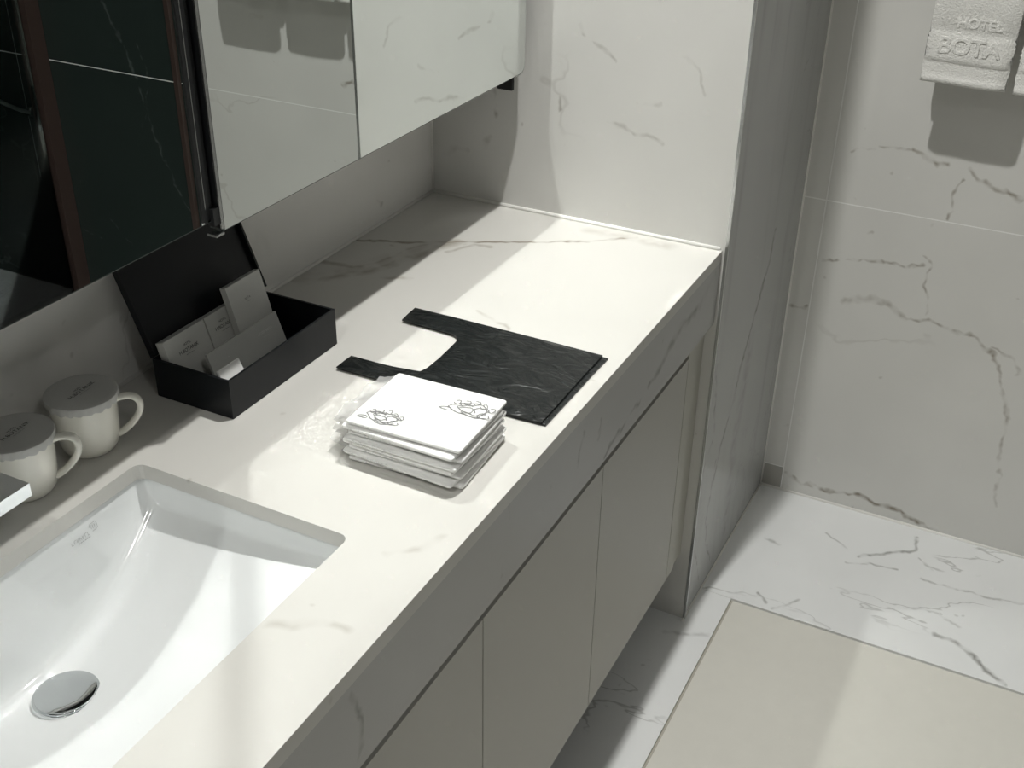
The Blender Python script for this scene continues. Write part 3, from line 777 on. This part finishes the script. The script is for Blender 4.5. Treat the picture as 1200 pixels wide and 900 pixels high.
# amenity packs leaning inside the box; each plate is x-range, foot depth, height, lean, thickness
def lean_pack(name, label, cat, x0, x1, foot, h, lean, th, mat, z0=0.0042, prints=(), yaw=0.0, group='amenity packs in the box'):
    t = thing(name, label, cat, C((x0 + x1) / 2, foot, z0), group)
    a = math.radians(lean)
    cxm = (x0 + x1) / 2
    def T(x, s, n):       # s up the face, n out of the face
        px = cxm + (x - cxm) * math.cos(math.radians(yaw)); pd = (x - cxm) * math.sin(math.radians(yaw))
        return C(px, foot + pd - s * math.sin(a) + n * math.cos(a), z0 + th * math.sin(a) * 0 + s * math.cos(a) + n * math.sin(a))
    bm = bmesh.new()
    vs = [bm.verts.new(T(x, s, n)) for x in (x0, x1) for n in (-th, 0) for s in (0, h)]
    for v in vs: v.co.z += th * math.sin(a)
    for f in ((0, 1, 3, 2), (4, 6, 7, 5), (0, 4, 5, 1), (2, 3, 7, 6), (0, 2, 6, 4), (1, 5, 7, 3)): bm.faces.new([vs[i] for i in f])
    body = finish('carton', bm, mat, t, bevel=min(0.0015, th * 0.3))
    right = (T(x1, 0, 0) - T(x0, 0, 0)).normalized(); up = (T(x0, h, 0) - T(x0, 0, 0)).normalized()
    for (txt, size, cx, s, ink) in prints:
        o = T(cx, s, 0.0005) + Vector((0, 0, th * math.sin(a)))
        text_mesh('print', txt, size, MT[ink], plane_matrix(o, right, up), t)
    return t
lean_pack('amenity_pack', 'thick white carton with dark print at the left end of the black box', 'carton', -0.799, -0.722, 0.0965, 0.072, 17, 0.013, MT['pack'],
          prints=(('H.BOTANIK', 0.0068, -0.762, 0.048, 'ink'), ('HOTEL', 0.0046, -0.762, 0.0555, 'ink'), ('---------', 0.005, -0.762, 0.0425, 'ink')))
lean_pack('amenity_pack', 'white carton with dark print in the middle of the black box', 'carton', -0.720, -0.632, 0.0965, 0.072, 17, 0.012, MT['pack'],
          prints=(('H.BOTANIK', 0.0068, -0.690, 0.050, 'ink'), ('HOTEL', 0.0046, -0.690, 0.0575, 'ink'), ('---------', 0.005, -0.690, 0.0445, 'ink')))
lean_pack('amenity_pack', 'tallest white carton standing at the right end of the black box', 'carton', -0.679, -0.607, 0.1075, 0.101, 15, 0.010, MT['pack'],
          prints=(('BOTA', 0.0045, -0.645, 0.074, 'grey_ink'), ('------', 0.004, -0.645, 0.070, 'grey_ink')))
lean_pack('amenity_sachet', 'frosted flat sachet with pale print leaning in front of the cartons', 'sachet', -0.766, -0.622, 0.1330, 0.052, 20, 0.004, MT['frost'],
          prints=(('HOTEL BOTA', 0.0050, -0.655, 0.036, 'pale_ink'), ('-------', 0.0050, -0.655, 0.030, 'pale_ink'), ('- -', 0.008, -0.735, 0.035, 'pale_ink')))
lean_pack('amenity_card', 'small bright white card at the front left of the black box', 'card', -0.786, -0.745, 0.1650, 0.038, 24, 0.003, MT['card'], z0=0.0135)

# ------------------------------------------------------------------ black carrier bags lying flat
def bag_outline(ox, od, s=1.0):
    """vest-type bag: two handles towards the wall, body towards the front edge"""
    P = [(-0.438, 0.231), (-0.437, 0.300), (-0.4375, 0.420), (-0.439, 0.535), (-0.500, 0.5345), (-0.570, 0.5355), (-0.636, 0.536), (-0.6385, 0.450), (-0.640, 0.350), (-0.641, 0.290), (-0.642, 0.2305), (-0.622, 0.2300), (-0.6055, 0.2305), (-0.605, 0.280)]
    for k in range(9):      # the rounded mouth between the handles
        a = k / 8
        P.append((-0.604 + 0.006 * a, 0.296 + 0.040 * a))
    P += [(-0.585, 0.3395), (-0.555, 0.3400), (-0.525, 0.3385)]
    for k in range(7):
        a = math.radians(90 - k * 15)
        P.append((-0.5035 + 0.0205 * math.cos(a), 0.3165 + 0.0205 * math.sin(a)))
    P += [(-0.4815, 0.290), (-0.481, 0.260), (-0.4805, 0.2345), (-0.462, 0.2325)]
    return [(x + ox, d + od) for x, d in P]
def make_bag(ox, od, z0, th, amp, seed, label, mat, rot=0.0):
    P = bag_outline(ox, od)
    cx0, cd0 = -0.54, 0.43
    P = [(cx0 + (x - cx0) * math.cos(rot) - (d - cd0) * math.sin(rot), cd0 + (x - cx0) * math.sin(rot) + (d - cd0) * math.cos(rot)) for x, d in P]
    # resample the outline, then fill with an inner grid
    out = []
    for (a, b) in zip(P, P[1:] + P[:1]):
        L = math.hypot(b[0] - a[0], b[1] - a[1]); n = max(1, int(L / 0.006))
        for k in range(n): out.append((a[0] + (b[0] - a[0]) * k / n, a[1] + (b[1] - a[1]) * k / n))
    def inside(x, d):
        c = False
        for (a, b) in zip(out, out[1:] + out[:1]):
            if (a[1] > d) != (b[1] > d) and x < (b[0] - a[0]) * (d - a[1]) / (b[1] - a[1]) + a[0]: c = not c
        return c
    def dist(x, d): return min(math.hypot(x - q[0], d - q[1]) for q in out)
    pts = list(out); n = len(out)
    dd = [0.0] * n
    st = 0.0055
    x = -0.66
    while x < -0.42:
        d = 0.215
        while d < 0.55:
            if inside(x, d):
                r = dist(x, d)
                if r > 0.0035: pts.append((x, d)); dd.append(r)
            d += st
        x += st
    v2, e2, f2, *_ = delaunay_2d_cdt([Vector(p) for p in pts], [(i, (i + 1) % n) for i in range(n)], [], 1, 1e-7)
    bm = bmesh.new(); tv = []; bv = []
    for p in v2:
        x, d = p
        r = min(dist(x, d), 0.03)
        w = Vector((x * 20 + seed, d * 9 + 0.4 * x, seed))
        zz = th * (0.8 + 0.2 * min(1, r / 0.008)) + amp * min(1, r / 0.01) * (noise.fractal(w, 1.0, 2.0, 4) + 0.5 * abs(noise.noise(w * 2.3)))
        tv.append(bm.verts.new(C(x, d, z0 + max(zz, th * 0.5)))); bv.append(bm.verts.new(C(x, d, z0)))
    for f in f2:
        bm.faces.new([tv[i] for i in f]); bm.faces.new([bv[i] for i in reversed(f)])
    ti = {v: i for i, v in enumerate(tv)}
    for e in [e for e in bm.edges if len(e.link_faces) == 1 and e.verts[0] in ti and e.verts[1] in ti]:
        i, j = ti[e.verts[0]], ti[e.verts[1]]
        bm.faces.new((tv[i], tv[j], bv[j], bv[i]))
    o = finish('plastic_bag', bm, mat, base=C(-0.54, 0.43, z0), props={'label': label, 'category': 'bag', 'group': 'black plastic bags on the worktop'})
    return sharp_smooth(o, 50)
make_bag(0.002, 0.003, 0.0, 0.0030, 0.0002, 4.0, 'flat black plastic bag lying undermost on the worktop', MT['bag'], 0.012)
make_bag(0.0, -0.004, 0.0036, 0.0022, 0.0008, 1.5, 'glossy crinkled black plastic bag with two handles lying on top of another bag', MT['bag'])

# ------------------------------------------------------------------ stack of printed packets
def packet_mesh(seed, th=0.0082, lx=0.122, ld=0.152):
    """flat folded pouch: rounded fold along the front, soft corners; local frame x, d, z"""
    bm = bmesh.new()
    nx, nd = 22, 28
    def prof(e): return 0.36 + 0.64 * min(1.0, e / 0.0055) ** 0.6
    T, B = {}, {}
    for i in range(nx + 1):
        for j in range(nd + 1):
            u, v = i / nx, j / nd
            # finer steps by the edges
            u = 0.5 - 0.5 * math.cos(math.pi * u); v = 0.5 - 0.5 * math.cos(math.pi * v)
            x, d = (u - 0.5) * lx, (v - 0.5) * ld
            # rounded corners
            rx, rd = max(0.0, abs(x) - (lx / 2 - 0.005)), max(0.0, abs(d) - (ld / 2 - 0.005))
            if rx > 0 and rd > 0:
                k = math.hypot(rx, rd); m_ = max(rx, rd)
                x -= math.copysign(rx * (1 - m_ / k), x) * 0.8; d -= math.copysign(rd * (1 - m_ / k), d) * 0.8
            e = min(u, 1 - u) * lx; e = min(e, min(v, 1 - v) * ld)
            t = th * prof(e)
            wv = 0.0007 * noise.noise(Vector((x * 30 + seed * 5, d * 30, seed))) * min(1, e / 0.01)
            T[i, j] = bm.verts.new(Vector((x, -d, th / 2 + t / 2 + wv)))
            B[i, j] = bm.verts.new(Vector((x, -d, th / 2 - t / 2 + (wv * 0.3 if e > 0.01 else 0))))
    for i in range(nx):
        for j in range(nd):
            bm.faces.new((T[i, j], T[i + 1, j], T[i + 1, j + 1], T[i, j + 1])); bm.faces.new((B[i, j], B[i, j + 1], B[i + 1, j + 1], B[i + 1, j]))
    edge = [(i, 0) for i in range(nx)] + [(nx, j) for j in range(nd)] + [(i, nd) for i in range(nx, 0, -1)] + [(0, j) for j in range(nd, 0, -1)]
    for a, b in zip(edge, edge[1:] + edge[:1]):
        bm.faces.new((T[a], T[b], B[b], B[a]))
    return bm
def flap_mesh(seed, lx=0.11):
    """crumpled clear film tail sticking out at the rear of a packet"""
    bm = bmesh.new(); g = {}
    random.seed(seed)
    ln = random.uniform(0.018, 0.032)
    for i in range(19):
        for j in range(7):
            u, v = i / 18, j / 6
            x = (u - 0.5) * lx * (1 - 0.12 * v) ; d = -0.074 - ln * v
            z = 0.004 + 0.0035 * v * math.sin(u * 13 + seed * 2 + v * 2) + 0.0022 * noise.noise(Vector((u * 9, v * 5, seed * 3.3)))
            if v > 0.6: z -= 0.001
            g[i, j] = bm.verts.new(Vector((x + 0.002 * noise.noise(Vector((u * 6, v * 6, seed))), -d, max(z, 0.0008))))
    for i in range(18):
        for j in range(6): bm.faces.new((g[i, j], g[i + 1, j], g[i + 1, j + 1], g[i, j + 1]))
    return bm
def sketch_mesh(seed, cx, cd, s, th, pk):
    """a small line drawing: looping pen strokes as narrow ribbons lying on the film"""
    bm = bmesh.new(); random.seed(seed)
    def ribbon(pts, w):
        L, R = [], []
        for k, p in enumerate(pts):
            t = (Vector(pts[min(k + 1, len(pts) - 1)]) - Vector(pts[max(k - 1, 0)]))
            n = Vector((-t.y, t.x)).normalized() * w / 2 if t.length > 0 else Vector((0, w / 2))
            z = th + 0.0007 * noise.noise(Vector((p[0] * 30 + pk * 5, -p[1] * 30, pk))) + 0.0007
            L.append(bm.verts.new(Vector((p[0] + n.x, p[1] + n.y, z)))); R.append(bm.verts.new(Vector((p[0] - n.x, p[1] - n.y, z))))
        for k in range(len(pts) - 1): bm.faces.new((L[k], L[k + 1], R[k + 1], R[k]))
    def blob(ox, oy, rx, ry, a0, a1, n=18, jit=0.12):
        pts = []
        ph = random.uniform(0, 6)
        for k in range(n + 1):
            a = math.radians(a0 + (a1 - a0) * k / n); q = 1 + jit * math.sin(3 * a + ph) + 0.5 * jit * math.sin(7 * a + ph)
            pts.append((cx + s * 0.85 * (oy + ry * q * math.sin(a)), -cd - s * 1.1 * (ox + rx * q * math.cos(a))))
        ribbon(pts, 0.0012)
    blob(0, 0, 1.0, 0.72, 20, 330); blob(0.1, 0.05, 0.72, 0.5, 100, 400); blob(-0.2, -0.1, 0.35, 0.3, 0, 360); blob(0.45, 0.1, 0.3, 0.38, -60, 240)
    for k in range(5):
        a = -0.9 + 0.45 * k; blob(a, 0.85 - 0.18 * abs(k - 2), 0.16, 0.24, 200, 500, 12)
    blob(-1.15, -0.45, 0.3, 0.16, 0, 330); blob(0.2, -0.45, 0.5, 0.2, 180, 360); blob(-0.4, 0.35, 0.3, 0.18, 0, 260); blob(0.75, -0.3, 0.28, 0.3, 90, 400)
    return bm
n_pk = 8
zc = 0.0
pk_labels = ['white printed packet at the very bottom of the stack, flat on the worktop', 'white printed packet second from the bottom of the stack', 'white printed packet third from the bottom of the stack',
             'white printed packet fourth from the bottom of the stack', 'white printed packet fourth from the top of the stack', 'white printed packet third from the top of the stack', 'white printed packet second from the top of the stack',
             'uppermost white printed packet of the stack with grey sketches on it']
offs = [(0.003, 0.002, 3.5), (-0.003, 0.000, -2.0), (0.003, 0.003, 1.5), (-0.001, -0.002, -1.0), (-0.003, 0.002, 0.5), (0.003, 0.003, 2.5), (-0.003, 0.000, -1.0), (0.003, 0.002, 2.0)]
for k in range(n_pk):
    th = 0.0068
    ox, od, rz = offs[k]
    base = C(-0.7505 + ox, 0.4320 + od, zc + 0.0002)
    t = thing('printed_packet', pk_labels[k], 'packet', base, 'stack of printed packets')
    t.rotation_euler = (0, 0, math.radians(rz))
    lx = 0.124 + 0.002 * math.sin(k * 2.1)
    def sub(name, bm, mat, parent=t):
        bmesh.ops.recalc_face_normals(bm, faces=bm.faces[:])
        me = bpy.data.meshes.new(name); bm.to_mesh(me); bm.free(); me.materials.append(mat)
        for p in me.polygons: p.use_smooth = True
        o = bpy.data.objects.new(name, me); COL.objects.link(o); o.parent = parent
        return o
    pouch = sub('pouch', packet_mesh(k + 1, th, lx), MT['packet'])
    sub('film_tail', flap_mesh(k + 1), MT['film'])
    if k == n_pk - 1:
        sub('sketch_print', sketch_mesh(2, -0.041, -0.036, 0.0190, th, k + 1), MT['grey_ink'], pouch)
        sub('sketch_print', sketch_mesh(5, 0.020, 0.048, 0.0230, th, k + 1), MT['grey_ink'], pouch)
    zc += th + 0.0003

# ------------------------------------------------------------------ towels on a rail on the far wall
rail = thing('towel_rail', 'steel towel rail on the far wall above the frame', 'rail', C(0.534, 0.95, 0.62))
bm = bmesh.new(); tube(bm, [C(0.466, 0.70, 0.62), C(0.466, 1.34, 0.62)], 0.008, 16); finish('bar', bm, MT['steel'], rail, smooth=True)
for d in (0.72, 1.32):
    bm = bmesh.new(); tube(bm, [C(0.466, d, 0.62), C(0.534, d, 0.62)], 0.007, 12); finish('bracket', bm, MT['steel'], rail, smooth=True)
def towel(d0, d1, zb, label, seed):
    t = thing('hand_towel', label, 'towel', C(0.46, (d0 + d1) / 2, zb), 'hand towels on the rail')
    # one folded cloth hanging over the bar: front sheet, back sheet and the turn over the bar
    bm = bmesh.new()
    sec = []
    xf0, xf1 = 0.4345, 0.4550   # front sheet outer and inner
    zt = 0.62
    outer = [(0.4335, zb), (0.4330, zb + 0.012)]
    prof = [(0.4520, zb + 0.004), (0.4500, zb - 0.001), (0.4410, zb - 0.003), (0.4330, zb), (0.4318, zb + 0.006), (0.4330, zb + 0.0105), (0.4340, zb + 0.013)]
    k = 0
    z = zb + 0.02
    while z < zb + 0.036: prof.append((0.4345, z)); z += 0.006
    prof.append((0.4350, zb + 0.0375)); prof.append((0.4322, zb + 0.0405))
    z = zb + 0.046
    while z < zb + 0.088: prof.append((0.4322 + 0.0004 * math.sin(z * 900), z)); z += 0.004
    prof += [(0.4345, zb + 0.092), (0.4325, zb + 0.097), (0.4325, zb + 0.16), (0.436, zb + 0.26), (0.444, zb + 0.36), (0.451, zt - 0.005), (0.456, zt + 0.012), (0.466, zt + 0.017), (0.477, zt + 0.012), (0.481, zt - 0.01), (0.482, zb + 0.3), (0.484, zb + 0.06), (0.482, zb + 0.012), (0.462, zb + 0.012), (0.460, zb + 0.06), (0.4585, zt - 0.05), (0.4560, zt - 0.06), (0.4535, zb + 0.30), (0.4525, zb + 0.05)]
    nd = 14
    rings = []
    for j in range(nd + 1):
        v = j / nd
        e = min(v, 1 - v)
        sq = 1.0 - 0.45 * max(0.0, 1 - e / 0.05) ** 2      # rounder towards the side edges
        ring = []
        for (x, z) in prof:
            xm = 0.4440 if x < 0.4575 else x
            xx = xm + (x - xm) * sq + 0.0009 * noise.noise(Vector((z * 22, v * 5, seed)))
            side = 0.0012 * math.sin(z * 160 + seed) + (0.0015 * math.sin(z * 700) if zb + 0.046 < z < zb + 0.09 else 0)
            lean = (z - zb) * 0.012
            dd = d0 + (d1 - d0) * v + side * (1 if v > 0.5 else -1) * (1 if e < 0.04 else 0) + lean
            ring.append(bm.verts.new(C(xx, dd, z + 0.0012 * math.sin(v * 5 + seed))))
        rings.append(ring)
    m_ = len(prof)
    for A, B in zip(rings[:-1], rings[1:]):
        for k in range(m_): bm.faces.new((A[k], A[(k + 1) % m_], B[(k + 1) % m_], B[k]))
    bm.faces.new(rings[0]); bm.faces.new(rings[-1][::-1])
    body = sharp_smooth(finish('cloth', bm, MT['towel'], t), 60)
    right = Vector((0, -1, 0)); up = Vector((0, 0, 1))
    dm = (d0 + d1) / 2
    text_mesh('woven_letters', 'BOTA', 0.040, MT['towel'], plane_matrix(C(0.4322, dm + 0.000, zb + 0.066), right, up), body, extrude=0.0005, bevel=0.0012, spacing=0.98, props={'label': 'raised terry letters'})
    text_mesh('woven_letters', 'HOTEL', 0.024, MT['towel'], plane_matrix(C(0.4325, dm + 0.010, zb + 0.107), right, up), body, extrude=0.0004, bevel=0.0009, spacing=1.0, props={'label': 'raised terry letters'})
    return t
towel(0.763, 0.908, 0.208, 'white hand towel with raised letters, nearest the pillar', 1.0)
towel(0.921, 1.068, 0.205, 'white hand towel cut by the right frame edge', 2.0)
towel(1.090, 1.250, 0.200, 'white hand towel farthest from the pillar on the rail', 3.0)

# ------------------------------------------------------------------ shower corner seen in the mirror
scr = thing('shower_screen', 'bronze-framed glass shower screen seen in the left mirror door', 'screen', C(0.0, 1.95, Z0))
box('post', 0.485, 0.533, 1.938, 1.985, Z0, CEIL - 0.001, MT['bronze'], scr, bevel=0.001)
box('post', -0.95, -0.90, 1.93, 1.985, Z0, CEIL - 0.001, MT['bronze'], scr, bevel=0.001)
box('header', -0.90, 0.478, 1.94, 1.975, CEIL - 0.05, CEIL - 0.001, MT['bronze'], scr)
box('sill', -0.90, 0.478, 1.94, 1.975, Z0, Z0 + 0.02, MT['bronze'], scr)
box('pane', -0.90, 0.478, 1.953, 1.961, Z0 + 0.02, CEIL - 0.05, MT['glass'], scr)
bm = bmesh.new(); add_box(bm, 0.520, 0.5335, 1.468, 1.482, Z0, CEIL)
finish('trim_8', bm, MT['bronze'], props=ST)
hs = thing('shower_hose', 'chrome shower hose curving across the black tiles in the mirror', 'hose', C(0.51, 2.0, -0.24))
pts = []
for k in range(25):
    a = k / 24
    d = 2.02 + 0.75 * a
    z = -0.238 + 0.006 * math.cos(a * 30) * 0 + 0.30 * max(0, a - 0.02) ** 1.5
    pts.append(C(0.505, d, z))
bm = bmesh.new(); tube(bm, pts, 0.006, 10); finish('hose', bm, MT['hose'], hs, smooth=True)
bm = bmesh.new(); tube(bm, [C(0.505, 2.025, -0.238), C(0.534, 2.025, -0.238)], 0.014, 16); finish('wall_outlet', bm, MT['chrome'], hs, smooth=True)
dn = thing('shower_drain', 'long metal shower drain channel along the black wall in the mirror', 'drain', C(0.41, 2.4, Z0))
box('frame_bar', 0.462, 0.474, 2.0, 2.93, Z0, Z0 + 0.006, MT['steel'], dn)
box('frame_bar', 0.352, 0.364, 2.0, 2.93, Z0, Z0 + 0.006, MT['steel'], dn)
gr = box('channel', 0.364, 0.462, 2.0, 2.93, Z0, Z0 + 0.002, MT['black_metal'], dn)
for k in range(60):
    if k == 0:
        s0 = box('grate_bar', 0.372, 0.454, 2.01, 2.016, Z0 + 0.002, Z0 + 0.005, MT['steel'], dn)
    else:
        s = s0.copy(); COL.objects.link(s); s.location.y -= 0.0153 * k

# ------------------------------------------------------------------ ceiling downlights
def emis():
    m, nt, b = new_mat('lamp_lens')
    b.inputs['Emission Color'].default_value = (1, 0.97, 0.92, 1); b.inputs['Emission Strength'].default_value = 6
    return m
MT['lens'] = emis()
dl_lab = ['recessed round ceiling downlight over the worktop', 'recessed round ceiling downlight over the far left end of the worktop', 'recessed round ceiling downlight over the middle of the room']
for (x, d), lab in zip(LAMPS, dl_lab):
    t = thing('downlight', lab, 'lamp', C(x, d, CEIL), 'ceiling downlights')
    bm = bmesh.new(); lathe(bm, x, d, [(0.038, -0.001), (0.038, -0.006), (0.045, -0.008), (0.050, -0.005), (0.050, 0.0)], 40, CEIL - 0.0005, False, False)
    sharp_smooth(finish('trim_ring', bm, MT['steel'], t), 40)
    bm = bmesh.new(); lathe(bm, x, d, [(0.037, -0.002), (0.02, -0.0025), (0.004, -0.003)], 32, CEIL, False, True)
    finish('lens', bm, MT['lens'], t)
